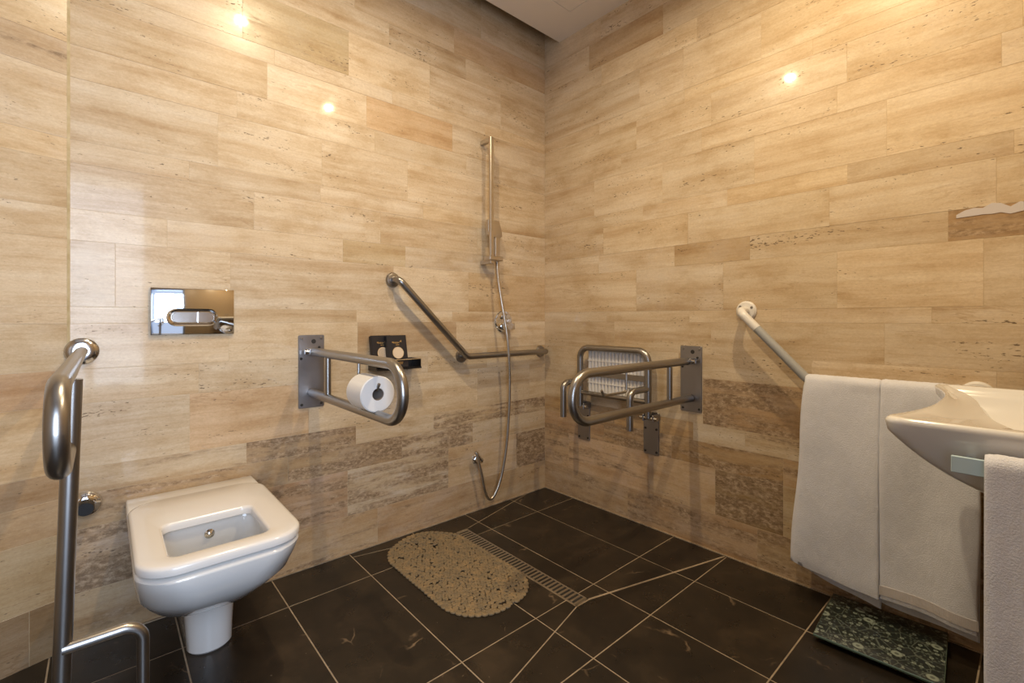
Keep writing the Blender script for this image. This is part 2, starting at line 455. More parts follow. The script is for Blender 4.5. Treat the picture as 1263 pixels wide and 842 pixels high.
def wall_backing(name, s_len, loc, rz, label, z1=2.75):
    bm = box((-0.1, 0.0007, 0), (s_len + 0.1, 0.10, z1))
    o = struct(name, bm, M['wgrout'], label=label, cat='wall')
    o.location = loc; o.rotation_euler = (0, 0, rz)
    return o
# back wall: local x = world x + 2.05
BX = 2.05
def bj(d): return {k: [BX + v for v in vs] for k, vs in d.items()}
wall_back = wall_backing('wall_back', BX, (-BX, 0, 0), 0, 'travertine clad wall behind the toilet and the shower')
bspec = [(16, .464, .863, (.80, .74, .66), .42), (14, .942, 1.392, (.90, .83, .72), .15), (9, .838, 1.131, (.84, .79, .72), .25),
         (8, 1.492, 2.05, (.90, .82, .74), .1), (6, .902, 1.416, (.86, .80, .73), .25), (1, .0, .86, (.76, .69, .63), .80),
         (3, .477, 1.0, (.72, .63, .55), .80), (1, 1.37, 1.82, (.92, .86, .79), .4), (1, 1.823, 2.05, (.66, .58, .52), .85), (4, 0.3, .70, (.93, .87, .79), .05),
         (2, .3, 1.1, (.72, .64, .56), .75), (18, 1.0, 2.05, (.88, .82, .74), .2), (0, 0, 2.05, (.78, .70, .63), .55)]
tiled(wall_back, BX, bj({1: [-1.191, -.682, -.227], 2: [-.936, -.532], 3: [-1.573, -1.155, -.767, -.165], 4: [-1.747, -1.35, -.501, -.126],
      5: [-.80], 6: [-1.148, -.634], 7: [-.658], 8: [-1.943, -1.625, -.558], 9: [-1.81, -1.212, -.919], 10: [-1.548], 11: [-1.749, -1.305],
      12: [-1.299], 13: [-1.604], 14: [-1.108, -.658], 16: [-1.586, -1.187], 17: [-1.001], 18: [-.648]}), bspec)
# right wall: local x runs from the corner (world y = 0) towards the camera, face looking to -x
RL = -FRONT
wall_right = wall_backing('wall_right', RL, (0, 0, 0), R(-90), 'travertine clad wall with folding seat, grab bar and towels')
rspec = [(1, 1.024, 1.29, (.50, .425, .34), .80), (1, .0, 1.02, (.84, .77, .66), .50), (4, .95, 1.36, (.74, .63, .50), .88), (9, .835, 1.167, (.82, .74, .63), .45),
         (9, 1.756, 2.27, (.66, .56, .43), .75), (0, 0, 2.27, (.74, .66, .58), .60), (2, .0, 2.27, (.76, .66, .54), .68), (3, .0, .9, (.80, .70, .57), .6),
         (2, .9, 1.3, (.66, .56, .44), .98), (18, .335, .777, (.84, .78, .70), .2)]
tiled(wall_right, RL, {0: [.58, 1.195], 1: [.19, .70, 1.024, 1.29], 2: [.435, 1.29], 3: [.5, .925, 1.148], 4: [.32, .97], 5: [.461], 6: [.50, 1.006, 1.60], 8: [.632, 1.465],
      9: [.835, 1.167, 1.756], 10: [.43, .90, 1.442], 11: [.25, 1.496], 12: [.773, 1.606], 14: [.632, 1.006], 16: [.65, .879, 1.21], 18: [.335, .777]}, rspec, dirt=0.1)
bm = bmesh.new(); rnp = random.Random(5)
lo_ = [(1.775 + .019*k, 1.308 + rnp.uniform(-.004, .004)) for k in range(11)]; up_ = [(x, z + .004 + .030*math.sin(PI*(.12 + .8*k/10))*(.55 + .45*math.sin(k*1.1)**2)) for k, (x, z) in enumerate(lo_)][::-1]
add_prism(bm, lo_ + up_, 0, .0014, .0003, UPM)
obj('filler_patch', bm, M['filler'], wall_right, smooth=False, label='whitish filler smear on the rough stone')
# left panel: turned 17.5 degrees towards the room
LA = R(17.5); LL = 0.90
wall_left = wall_backing('wall_left', LL, (-BX - LL*math.cos(LA), -LL*math.sin(LA), 0), LA, 'travertine clad wall panel left of the vertical joint')
lspec = [(13, .5, .9, (.80, .75, .70), .55), (14, .5, .9, (.98, .95, .9), .1), (0, 0, .9, (.42, .36, .31), .2), (4, .5, .9, (.92, .86, .78), .1),  # tones by row; the dark low rows also hold the shade painted in
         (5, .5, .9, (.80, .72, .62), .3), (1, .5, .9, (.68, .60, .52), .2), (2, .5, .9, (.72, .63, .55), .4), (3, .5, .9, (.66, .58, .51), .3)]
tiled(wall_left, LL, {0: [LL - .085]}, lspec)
# the rest of the shell (behind and beside the camera)
SX = -BX - LL*math.cos(LA); SY = -LL*math.sin(LA)
o = struct('wall_side', box((SX - 0.1, FRONT, 0), (SX, SY, 2.75)), M['frontwall'], label='plain wall closing the room on the left, out of frame', cat='wall')
bm = bmesh.new()
add_box(bm, (SX, FRONT - 0.12, 0), (DOOR[0], FRONT, 2.75)); add_box(bm, (DOOR[1], FRONT - 0.12, 0), (0.1, FRONT, 2.75)); add_box(bm, (DOOR[0], FRONT - 0.12, DOOR[2]), (DOOR[1], FRONT, 2.75))
struct('wall_front', bm, M['frontwall'], label='wall with the doorway behind the camera', cat='wall')
bm = bmesh.new()
add_box(bm, (DOOR[0], FRONT - 0.13, 0), (DOOR[0] + 0.05, FRONT + 0.012, DOOR[2])); add_box(bm, (DOOR[1] - 0.05, FRONT - 0.13, 0), (DOOR[1], FRONT + 0.012, DOOR[2]))
add_box(bm, (DOOR[0] + 0.05, FRONT - 0.13, DOOR[2] - 0.05), (DOOR[1] - 0.05, FRONT + 0.012, DOOR[2]))
struct('trim_1', bm, M['frame'], label='blue grey frame of the doorway behind the camera', cat='door frame')

# ceiling: lowered panel with a slot along the back wall, and an access panel
CY = -0.117; HX = (-0.755, -0.157); HY = (-0.937, -0.337)
bm = bmesh.new()
gp = 0.002
for (x0, x1, y0, y1) in ((SX - .1, 0.0, HY[1] + gp, CY), (SX - .1, 0.0, FRONT, HY[0] - gp), (SX - .1, HX[0] - gp, HY[0] - gp, HY[1] + gp), (HX[1] + gp, 0.0, HY[0] - gp, HY[1] + gp)):
    add_box(bm, (x0, y0, CEIL), (x1, y1, CEIL + 0.02))
ceiling = struct('ceiling', bm, M['ceil'], label='lowered beige ceiling with a slot along the back wall', cat='ceiling')
obj('access_panel', box((HX[0], HY[0], CEIL + 0.0005), (HX[1], HY[1], CEIL + 0.016), 0.001, 1), M['ceil'], ceiling)
struct('trim_2', box((SX - .1, FRONT - .1, 2.75), (0.1, 0.1, 2.80)), M['hole'], label='dark slab above the lowered ceiling', cat='slab')

# ------------------------------------------------------------------ floor of dark stone tiles
def clip(poly, p, q, keep_left=True):
    """part of a convex polygon left (or right) of the line p->q"""
    out = []; px, py = p; dx, dy = q[0]-px, q[1]-py
    sgn = 1 if keep_left else -1
    d = [sgn * (dx*(y-py) - dy*(x-px)) for x, y in poly]
    for i in range(len(poly)):
        j = (i + 1) % len(poly)
        if d[i] >= -1e-9: out.append(poly[i])
        if (d[i] > 1e-9 and d[j] < -1e-9) or (d[i] < -1e-9 and d[j] > 1e-9):
            t = d[i] / (d[i] - d[j]); out.append((poly[i][0] + t*(poly[j][0]-poly[i][0]), poly[i][1] + t*(poly[j][1]-poly[i][1])))
    res = []
    for v in out:
        if not res or (abs(v[0]-res[-1][0]) + abs(v[1]-res[-1][1])) > 1e-6: res.append(v)
    if len(res) > 1 and abs(res[0][0]-res[-1][0]) + abs(res[0][1]-res[-1][1]) < 1e-6: res.pop()
    return res
def parea(p): return 0.5 * sum(p[i-1][0]*p[i][1] - p[i][0]*p[i-1][1] for i in range(len(p)))
DX0, DX1, DY0, DY1 = -0.736, -0.672, -0.880, -0.140        # drain channel
xs = [SX - .02, -2.695, -2.393, -2.091, -1.790, -1.488, -1.187, -0.887, -0.583, -0.279, 0.0]
ys = [FRONT, -1.83, -1.449, -1.075, -0.832, -0.222, 0.0]
polys = []
for x0, x1 in zip(xs, xs[1:]):
    for y0, y1 in zip(ys, ys[1:]):
        polys.append([(x0, y0), (x1, y0), (x1, y1), (x0, y1)])
# falls to the drain: each cell is split by the four sloping fields around the channel
e_ = 0.0025
regions = [[(DX1, DY0 + e_), (0, -1.068 + e_), (0, 0), (-.13, 0), (DX1, DY1)],
           [(DX0, DY1), (DX1, DY1), (-.13, 0), (-1.187, 0), (-1.187, -.04)],
           [(DX0, DY0), (DX0, DY1), (-1.187, -.04), (-1.187, -.997)],
           [(-1.187, -.997), (-1.187, -1.449), (0, -1.449), (0, -1.068 - e_), (DX1, DY0 - e_), (DX0, DY0)]]
out_ = []
for poly in polys:
    mx = sum(v[0] for v in poly)/4; my = sum(v[1] for v in poly)/4
    if mx < -1.187 or my < -1.449: out_.append(poly); continue
    for rg in regions:
        q = poly
        for i in range(len(rg)):
            q = clip(q, rg[i], rg[(i+1) % len(rg)], True)
            if len(q) < 3: break
        if len(q) > 2 and parea(q) > 1e-4: out_.append(q)
polys = out_
floor_o = struct('floor', box((SX - .1, FRONT - 0.12, -0.08), (0.05, 0.05, -0.0012)), M['fgrout'], label='floor of dark brown veined stone tiles with pale joints', cat='floor')
FG = 0.0021
for poly in polys:
    cxp = sum(v[0] for v in poly)/len(poly); cyp = sum(v[1] for v in poly)/len(poly)
    if DX0 < cxp < DX1 and DY0 < cyp < DY1: continue
    if parea(poly) < 0: poly = poly[::-1]
    # inset by the joint
    q = poly
    n = len(poly)
    for i in range(n):
        a, b = Vector(poly[i]), Vector(poly[(i+1) % n]); e = (b - a)
        if e.length < 1e-5: continue
        e.normalize(); nn = Vector((-e.y, e.x)) * FG
        q = clip(q, tuple(a + nn), tuple(b + nn), True)
        if len(q) < 3: break
    if len(q) < 3 or abs(parea(q)) < 2e-5: continue
    bm = bmesh.new(); add_prism(bm, [(x - cxp, y - cyp) for x, y in q], -0.01, random.uniform(-0.0003, 0.0003), 0.0007)
    t = obj('tile', bm, M['marble'], floor_o, smooth=False); t.location = (cxp, cyp, 0)
# grey limescale skirting bead along the walls
bm = bmesh.new(); add_box(bm, (-BX, -0.008, 0.0), (0, 0.0, 0.004)); struct('trim_3', bm, M['fgrout'], label='thin pale joint where the back wall meets the floor', cat='joint')
bm = bmesh.new(); add_box(bm, (-0.006, FRONT, 0.0), (0.0, -0.01, 0.004)); struct('trim_4', bm, M['fgrout'], label='thin pale joint where the right wall meets the floor', cat='joint')
bm = bmesh.new(); add_box(bm, (-BX - .004, -0.0016, 0.0), (-BX + .003, 0.0, CEIL)); struct('trim_5', bm, M['joint'], label='yellowish sealant joint running up the wall left of the toilet', cat='joint')
# linear drain
dr = thing('floor_drain', 'long narrow metal grate drain set in the shower floor', 'drain', (0, 0, 0))
bm = bmesh.new()
for a, b in (((DX0, DY0, -.006), (DX0 + .005, DY1, .0015)), ((DX1 - .005, DY0, -.006), (DX1, DY1, .0015)), ((DX0, DY0, -.006), (DX1, DY0 + .008, .0015)), ((DX0, DY1 - .008, -.006), (DX1, DY1, .0015))):
    add_box(bm, a, b, 0.0006, 1)
obj('frame', bm, M['nickel'], dr, smooth=False)
obj('channel', box((DX0 + .003, DY0 + .003, -.0011), (DX1 - .003, DY1 - .003, -.0008)), M['hole'], dr, smooth=False)
bar_me = mesh_from('grate_bar', box((DX0 + .004, -.0042, -.0012), (DX1 - .004, .0042, .0012), 0.0005, 1), M['nickel'], False)
nb = 38
for k in range(nb):
    o = bpy.data.objects.new('grate_bar', bar_me); C.objects.link(o); o.parent = dr
    o.location = (0, DY0 + 0.014 + k * (DY1 - DY0 - 0.028) / (nb - 1), 0)

# ------------------------------------------------------------------ ceiling downlights
for i, (lx, ly) in enumerate(LAMPS):
    t = thing('downlight', ('round recessed downlight in the ceiling nearer the right wall', 'round recessed downlight in the ceiling nearer the back wall')[i], 'lamp', (lx, ly, CEIL))
    bm = lathe([(0.030, -0.002), (0.045, -0.004), (0.048, -0.001), (0.048, 0.0)], 28); obj('ring', bm, M['whitepaint'], t)
    obj('lens', lathe([(0, -0.0005), (0.030, -0.0005), (0.030, 0.0), (0, 0.0)], 24), M['lens'], t)
    l = bpy.data.lights.new('downlight_lamp', 'AREA'); l.shape = 'DISK'; l.size = 0.042; l.energy = LAMP_W; l.color = WARM; l.spread = R(170)
    lo = bpy.data.objects.new('downlight_lamp', l); C.objects.link(lo); lo.parent = t; lo.location = (0, 0, -0.006)

# ------------------------------------------------------------------ toilet
TX = -1.737
toilet = thing('toilet', 'white wall hung toilet with squarish seat and short pedestal', 'toilet', (TX, 0, 0))
def dring(hw, yf, yb, rf, z, n=10, dx=0, rb=0.02):
    return [(x + dx, y * 1.052 if y < -.05 else y, z * 0.966) for x, y in rrect(-hw, hw, yf, yb, (rf, rb, rb, rf), n)]
rings = [dring(.050, -.30, -.16, .045, .175, dx=.01, rb=.045), dring(.085, -.345, -.10, .075, .182, rb=.06), dring(.115, -.395, -.05, .105, .197, rb=.04), dring(.142, -.455, -.02, .125, .228),
         dring(.160, -.515, -.002, .135, .272), dring(.174, -.572, -.002, .128, .322), dring(.180, -.600, -.002, .112, .375),
         dring(.1815, -.6045, -.002, .092, .404), dring(.1815, -.6045, -.002, .090, .409), dring(.177, -.600, -.002, .088, .4145),
         dring(.135, -.565, -.31, .07, .4145, rb=.05), dring(.128, -.56, -.312, .07, .405, rb=.05),
         dring(.122, -.545, -.312, .07, .36, rb=.05), dring(.11, -.51, -.31, .07, .30, rb=.05), dring(.078, -.44, -.30, .06, .245, rb=.05), dring(.05, -.39, -.29, .045, .225, rb=.045)]
obj('bowl', loft(rings), M['ceramic'], toilet, ang=50)
obj('water', loft([dring(.100, -.485, -.310, .06, .281, rb=.05), dring(.1005, -.486, -.310, .06, .2815, rb=.05)]), M['water'], toilet)
# pedestal
rings = []
for z, hw, yf in ((0, .056, -.300), (.006, .060, -.305), (.05, .061, -.305), (.12, .066, -.305), (.17, .072, -.312), (.20, .080, -.32)):
    rings.append([(x + .012, y, z) for x, y in rrect(-hw, hw, yf, -.04, (hw*.96, .02, .02, hw*.96), 10)])
obj('pedestal', loft(rings), M['ceramic'], toilet)
# hinge deck
obj('deck', box((-.182, -.150, .394), (.182, -.002, .419), .008, 3), M['ceramic'], toilet)
# seat: ring with a squarish hole
def seat_ring(oi, hi, z):
    a = [(x, y, z) for x, y in rrect(-.1815 + oi, .1815 - oi, -.636 + oi, -.112 - oi, (.085 - oi*.6, .075, .075, .085 - oi*.6), 10)]
    b = [(x, y, z) for x, y in rrect(-.116 - hi, .101 + hi, -.578 - hi, -.352 + hi, .026, 10)]
    return a, b
bm = bmesh.new()
zs = [(.010, .006, .4075), (.001, .0, .4105), (.0, .0, .425), (.003, .002, .4305), (.010, .008, .433)]
O = []; H = []
for oi, hi, z in zs:
    a, b = seat_ring(oi, hi, z); O.append([bm.verts.new(p) for p in a]); H.append([bm.verts.new(p) for p in b])
n = len(O[0])
for A, B in zip(O, O[1:]):
    for k in range(n): bm.faces.new((A[k], A[(k+1) % n], B[(k+1) % n], B[k]))
for A, B in zip(H, H[1:]):
    for k in range(n): bm.faces.new((B[k], B[(k+1) % n], A[(k+1) % n], A[k]))
for k in range(n):
    bm.faces.new((O[-1][k], O[-1][(k+1) % n], H[-1][(k+1) % n], H[-1][k]))
    bm.faces.new((H[0][k], H[0][(k+1) % n], O[0][(k+1) % n], O[0][k]))
obj('seat', bm, M['seatplastic'], toilet, ang=50)
nz = obj('bidet_nozzle', lathe([(.0, .0), (.013, .0), (.013, .004), (.008, .007), (.008, .014), (.004, .016), (0, .016)], 18, axis_mat((0.000, -.327, .368), (0, -1, 0.1))), M['chrome'], toilet)

# ------------------------------------------------------------------ flush plate
fp = thing('flush_plate', 'polished steel flush plate with oval double button above toilet', 'flush plate', (-1.735, 0, 1.025))
obj('plate', box((-.1205, -.010, -.079), (.1205, 0, .079), .002, 2), M['chrome'], fp)
def stadium(w, h, n=14):
    r = h / 2; c = w / 2 - r; out = []
    for k in range(n + 1): a = R(-90 + 180*k/n); out.append((c + r*math.cos(a), r*math.sin(a)))
    for k in range(n + 1): a = R(90 + 180*k/n); out.append((-c + r*math.cos(a), r*math.sin(a)))
    return out
def face(poly, y): return [(x, y, z) for x, z in poly]
bcx, bcz = -.004, -.020
def st(w, h, y): return [(x + bcx, y, z + bcz) for x, z in stadium(w, h)]
obj('button_ring', loft([st(.150, .062, -.010), st(.148, .060, -.016), st(.140, .053, -.020), st(.128, .042, -.018), st(.126, .040, -.0135)]), M['chrome'], fp, ang=25)
def clipx(poly, x0, x1):
    p = clip(poly, (x0, 1), (x0, -1), True); return clip(p, (x1, -1), (x1, 1), True)
for nm, x0, x1 in (('button', -.08, .012), ('button', .0145, .08)):
    pl = clipx(stadium(.122, .037), x0, x1)
    bm = bmesh.new(); add_prism(bm, pl, 0.0, .0075, .0015, Matrix(((1,0,0,bcx),(0,0,-1,-.0115),(0,1,0,bcz),(0,0,0,1))))
    obj(nm, bm, M['polished'], fp, smooth=False)
def text_mesh(name, body, size, mat4, m, parent, ext=0.0003):
    cu = bpy.data.curves.new(name, 'FONT'); cu.body = body; cu.size = size; cu.extrude = ext; cu.align_x = 'CENTER'; cu.align_y = 'CENTER'; cu.resolution_u = 2
    t = bpy.data.objects.new(name, cu); C.objects.link(t)
    bpy.context.view_layer.update()
    me = bpy.data.meshes.new_from_object(t.evaluated_get(bpy.context.evaluated_depsgraph_get()))
    bpy.data.objects.remove(t); me.transform(mat4); me.materials.clear(); me.materials.append(m); me.name = name
    o = bpy.data.objects.new(name, me); C.objects.link(o); o.parent = parent
    return o
UP = Matrix(((1,0,0,0),(0,0,-1,0),(0,1,0,0),(0,0,0,1)))
text_mesh('lettering', 'VitrA', .0115, Matrix.Translation((.096, -.0103, -.066)) @ UP, M['whitepaint'], fp)

# ------------------------------------------------------------------ round chrome fitting beside the toilet
sv = thing('stop_valve', 'round chrome wall fitting with black stem, left of toilet', 'valve', (-2.012, 0, .428))
obj('rosette', lathe([(.040, 0), (.040, .003), (.034, .012), (.022, .018), (0, .018)], 30, axis_mat((0,0,0), (0,-1,0))), M['chrome'], sv)
obj('stem', lathe([(.021, .012), (.021, .050), (.019, .054), (0, .054)], 26, axis_mat((0,0,0), (0,-1,0))), M['dark'], sv)

# ------------------------------------------------------------------ floor standing support rail (left foreground)
PR = .0172
sr = thing('support_rail', 'steel support rail on a floor post beside the toilet', 'grab rail', (-2.021, 0, 0))
FLP = [(.041, 0), (.041, .003), (.036, .009), (.026, .012), (.019, .013)]
obj('wall_flange', lathe(FLP, 32, axis_mat((0, 0, .900), (0, -1, 0))), M['polished'], sr)
zt, zb, yf, yp = .903, .775, -1.035, -.835
PR = .0145
path = fillet([(0, -.004, .900), (0, -.10, zt), (0, yf, zt), (0, yf, zb), (0, yp + .02, zb)], [0, .1, .064, .064, 0], 12)
obj('handrail', tube(path, PR, 20), M['steel'], sr)
obj('post', tube([(-.016, yp + .01, .006), (.010, yp, .895)], .0128, 20), M['steel'], sr)
path = fillet([(-.004, yp, .432), (.105, yp, .432), (.105, yp, .006)], .030, 10)
obj('side_leg', tube(path, .0098, 16), M['steel'], sr)
obj('base_plate', box((-.07, yp - .05, .0005), (.14, yp + .06, .008), .002, 1), M['steel2'], sr)

# ------------------------------------------------------------------ hinged rails
RT = .0165
def hinged_rail(loc, rotz, label, length, holder_y):
    t = thing('hinged_grab_rail', label, 'grab rail', loc, rotz, 'hinged grab rails')
    bm = bmesh.new()
    pl = rrect(-.050, .050, -.146, .146, .006, 4)
    add_prism(bm, pl, 0.0, .005, .001, UP)
    p = obj('wall_plate', bm, M['steel2'], t, smooth=False)
    for x, z in ((-.038, .132), (.038, .132), (-.038, -.132), (.038, -.132), (-.040, .052), (.03, .095)):
        obj('screw', lathe([(.0055, .0), (.0045, .0025), (0, .003)], 12, axis_mat((x, -.005, z), (0, -1, 0))), M['hole'] if z < .1 else M['steel'], p)
    obj('slot_hole', lathe([(.009, 0), (.009, .0008), (0, .0008)], 16, axis_mat((.008, -.005, .120), (0, -1, 0))), M['hole'], p)
    z1, z0 = .080, -.086
    path = fillet([(0, -.035, z1), (0, -length, z1), (0, -length, z0), (0, -.008, z0)], [0, .083, .083, 0], 16)
    obj('rail_loop', tube(path, RT, 20), M['steel'], t)
    obj('strut', tube([(0, -.185, z1 - .005), (0, -.185, z0 + .005)], .0115, 16), M['steel'], t)
    bm = bmesh.new(); add_box(bm, (-.020, -.040, z1 - .013), (.020, -.004, z1 + .013), .004, 2)
    obj('hinge_block', bm, M['steel2'], t)
    obj('pivot_bolt', tube([(-.034, -.030, z1), (.034, -.030, z1)], .0095, 14), M['polished'], t)
    h = holder_y
    path = fillet([(0, h, z1 - .010), (0, h, z1 - .088), (0, h - .135, z1 - .088), (0, h - .15, z1 - .068)], [0, .012, .006, 0], 6)
    obj('paper_hook', tube(path, .0048, 10), M['steel'], t)
    return t
hinged_rail((-1.341, 0, .789), 0, 'hinged steel grab rail holding a toilet paper roll, beside the toilet', .765, -.465)
hinged_rail((0, -.917, .733), R(-90), 'hinged steel grab rail with empty paper hook on the right wall', .800, -.495)
# paper roll on the hook
pr = thing('toilet_paper', 'white toilet paper roll on the hook of the left grab rail', 'toilet paper', (-1.341, -.55, .789 + .080 - .088 - .012))
ym, y1 = -.058, .052
RO, RI = .056, .019
prof = [(RI, ym), (RO - .003, ym), (RO, ym + .003), (RO, y1 - .003), (RO - .003, y1), (RI, y1)]
bm = bmesh.new(); n = 40; rg = []
for r_, y_ in prof:
    rg.append([bm.verts.new((r_*math.cos(2*PI*k/n), y_, r_*math.sin(2*PI*k/n))) for k in range(n)])
for A, B in zip(rg, rg[1:] + rg[:1]):
    for k in range(n): bm.faces.new((A[k], B[k], B[(k+1) % n], A[(k+1) % n]))
obj('roll', bm, M['paper'], pr)
bm = bmesh.new(); rg = []
for r_, y_ in ((RI, ym + .001), (RI - .0015, ym + .001), (RI - .0015, y1 - .001), (RI, y1 - .001)):
    rg.append([bm.verts.new((r_*math.cos(2*PI*k/n), y_, r_*math.sin(2*PI*k/n))) for k in range(n)])
for A, B in zip(rg, rg[1:] + rg[:1]):
    for k in range(n): bm.faces.new((A[k], B[k], B[(k+1) % n], A[(k+1) % n]))
obj('cardboard_tube', bm, M['core'], pr)

# ------------------------------------------------------------------ angled grab bar on the back wall
gb = thing('angled_grab_bar', 'bent steel grab bar with three round flanges beside the shower', 'grab bar', (0, 0, 0))
GY = -.062
for (x, z) in ((-.984, 1.176), (-.605, .812), (-.041, .809)):
    fl = obj('flange', lathe([(.034, 0), (.034, .004), (.030, .011), (.020, .014)], 28, axis_mat((x, 0, z), (0, -1, 0))), M['steel'], gb)
path = fillet([(-.984, -.010, 1.176), (-.984, GY, 1.176), (-.612, GY, .812), (-.041, GY, .812), (-.041, -.010, .810)], [0, .040, .05, .028, 0], 9)
obj('bar', tube(path, .0158, 18), M['steel'], gb)
obj('stub', tube([(-.605, -.010, .812), (-.605, GY, .812)], .012, 14), M['steel'], gb)

# ------------------------------------------------------------------ shower
sb = thing('shower_riser_bar', 'square brushed riser bar of the shower on the back wall', 'shower bar', (-.472, 0, 0))
bm = box((-.011, -.088, 1.283), (.011, -.070, 1.935), .002, 1); obj('bar', bm, M['nickel'], sb)
for z in (1.283, 1.912): obj('wall_arm', box((-.011, -.076, z), (.011, 0, z + .022), .002, 1), M['nickel'], sb)
obj('slider', box((-.022, -.098, 1.300), (.066, -.044, 1.322), .003, 1), M['nickel'], sb)
hs = thing('hand_shower', 'flat brushed hand shower resting in the bracket of the riser bar', 'hand shower', (-.416, -.0555, 1.3225))
obj('handle', loft([[(x, y, z) for x, y in rrect(a, b, c, d, .003, 3)] for a, b, c, d, z in [(-.011, .011, -.009, .009, 0), (-.014, .014, -.009, .009, .006), (-.015, .015, -.009, .009, .104)]]), M['nickel'], hs)
obj('head', loft([[(x, y, z) for x, y in rrect(a, b, c, d, .003, 3)] for a, b, c, d, z in [(-.016, .016, -.009, .009, .102), (-.062, .030, -.012, .012, .112), (-.066, .026, -.012, .012, .138), (-.066, .008, -.012, .010, .190)]]), M['nickel'], hs)
ho = thing('shower_hose', 'thin metal shower hose looping down to the wall outlet', 'hose', (0, 0, 0))
hp = bezier([(-.416, -.058, 1.297), (-.418, -.068, 1.22), (-.410, -.085, 1.10), (-.385, -.105, .90), (-.365, -.100, .70), (-.362, -.09, .50), (-.372, -.08, .32), (-.395, -.07, .18), (-.432, -.065, .092),
             (-.468, -.062, .066), (-.500, -.062, .115), (-.524, -.062, .215), (-.548, -.060, .305), (-.554, -.056, .325)], 8)
obj('hose_tube', tube(hp, .0075, 12), M['hose'], ho)
obj('ferrule', tube([(-.4155, -.058, 1.2985), (-.4165, -.061, 1.262)], .0095, 14), M['nickel'], ho)
wo = thing('wall_outlet', 'small chrome wall elbow at the low end of the shower hose', 'outlet', (-.510, 0, .270))
obj('rosette', lathe([(.027, 0), (.027, .004), (.022, .009), (0, .009)], 24, axis_mat((0,0,0), (0,-1,0))), M['chrome'], wo)
obj('nut', lathe([(.016, .008), (.016, .030), (.013, .034), (.013, .048), (0, .048)], 6, axis_mat((0,0,0), (0,-1,0))), M['chrome'], wo)
obj('elbow', tube(fillet([(0, -.046, 0), (-.020, -.056, .020), (-.043, -.056, .054)], .02, 6), .0095, 14), M['chrome'], wo)
va = thing('shower_mixer', 'round chrome shower mixer with two knobs behind the hose', 'mixer', (-.325, 0, .985))
obj('plate', lathe([(.060, 0), (.060, .004), (.056, .009), (.048, .010), (0, .010)], 36, axis_mat((0,0,0), (0,-1,0))), M['chrome'], va)
for z, rr, dd in ((.027, .016, .040), (-.026, .022, .058)):
    k = obj('knob', lathe([(rr, .010), (rr, dd - .006), (rr - .004, dd), (0, dd)], 22, axis_mat((0, 0, z), (0, -1, 0))), M['chrome'], va)
    obj('lever', box((-.004 if z > 0 else -.006, -dd + .004, z - rr*.8), (.024 if z > 0 else .040, -dd + .020, z + rr*.8), .003, 2), M['chrome'], k)

# ------------------------------------------------------------------ soap rack with two black boxes
SXX = -.992
ra = thing('soap_rack', 'black wall tray below the two black soap boxes', 'soap rack', (SXX, 0, .776))
bm = bmesh.new()
add_box(bm, (-.108, -.085, 0), (.108, 0, .004)); add_box(bm, (-.108, -.085, .004), (.108, -.082, .008)); add_box(bm, (-.108, -.004, .004), (.108, 0, .044))
obj('tray', bm, M['dark'], ra, smooth=False)
for x in (-.108, .104): obj('end_panel', box((x, -.081, .004), (x + .004, -.004, .042)), M['dark'], ra, smooth=False)
obj('rim', tube(fillet([(-.107, -.003, .043), (-.107, -.084, .043), (.107, -.084, .043), (.107, -.003, .043)], .008, 4), .0028, 8), M['chrome'], ra)
def soap_box(loc, rz, label, patterned):
    t = thing('soap_box', label, 'box', loc, rz, 'black soap boxes in the wall rack')
    tilt = Matrix.Rotation(R(-12), 4, 'X')
    W, Hh, D = .047, .145, .022
    bm = box((-W, -D, 0), (W, 0, Hh), .0015, 1, tilt); obj('carton', bm, M['card'], t, smooth=False)
    dsc = lathe([(.0255, 0), (.0255, .0006), (0, .0006)], 30, tilt @ axis_mat((0.002, -D, .066), (0, -1, 0)))
    obj('window', dsc, M['soap'], t)
    rg = bmesh.new(); add_tube(rg, [tilt @ Vector((.002 + .0262*math.cos(2*PI*k/30), -D - .0002, .066 + .0262*math.sin(2*PI*k/30))) for k in range(30)], .0009, 6, closed=True)
    obj('window_rim', rg, M['gold'], t)
    bm = bmesh.new()
    rn = random.Random(3)
    for k in range(8):                                    # small gold mark, too small to read in the photograph
        a = -0.9 + 1.8*k/7; x = .026*math.sin(a); z = .118 - .007*math.cos(a) + (.004 if k > 5 else 0)
        hh = rn.uniform(.002, .005); add_box(bm, (x - .0022, -D - .0005, z - hh), (x + .0016, -D, z + hh), mat=tilt)
    add_box(bm, (-.006, -D - .0005, .100), (.010, -D, .103), mat=tilt); add_box(bm, (-.004, -D - .0005, .022), (.022, -D, .025), mat=tilt); add_box(bm, (.002, -D - .0005, .016), (.020, -D, .019), mat=tilt)
    obj('gold_print', bm, M['gold'], t, smooth=False, kind='stuff')
    if patterned:
        bm = bmesh.new()
        for k in range(14):
            x = -.02 + .0031*k; hh = math.sqrt(max(0, .0245**2 - (x)**2)) * .9
            add_box(bm, (x + .0015, -D - .0012, .066 - hh), (x + .0026, -D - .0005, .066 + hh), mat=tilt)
        obj('printed_lines', bm, M['core'], t, smooth=False)
    return t
soap_box((-1.052, -.033, .7805), R(3), 'black soap box with a pale patterned disc, behind and to the left', True)
soap_box((-.992, -.058, .7805), R(-2), 'black soap box with plain cream disc standing in front', False)

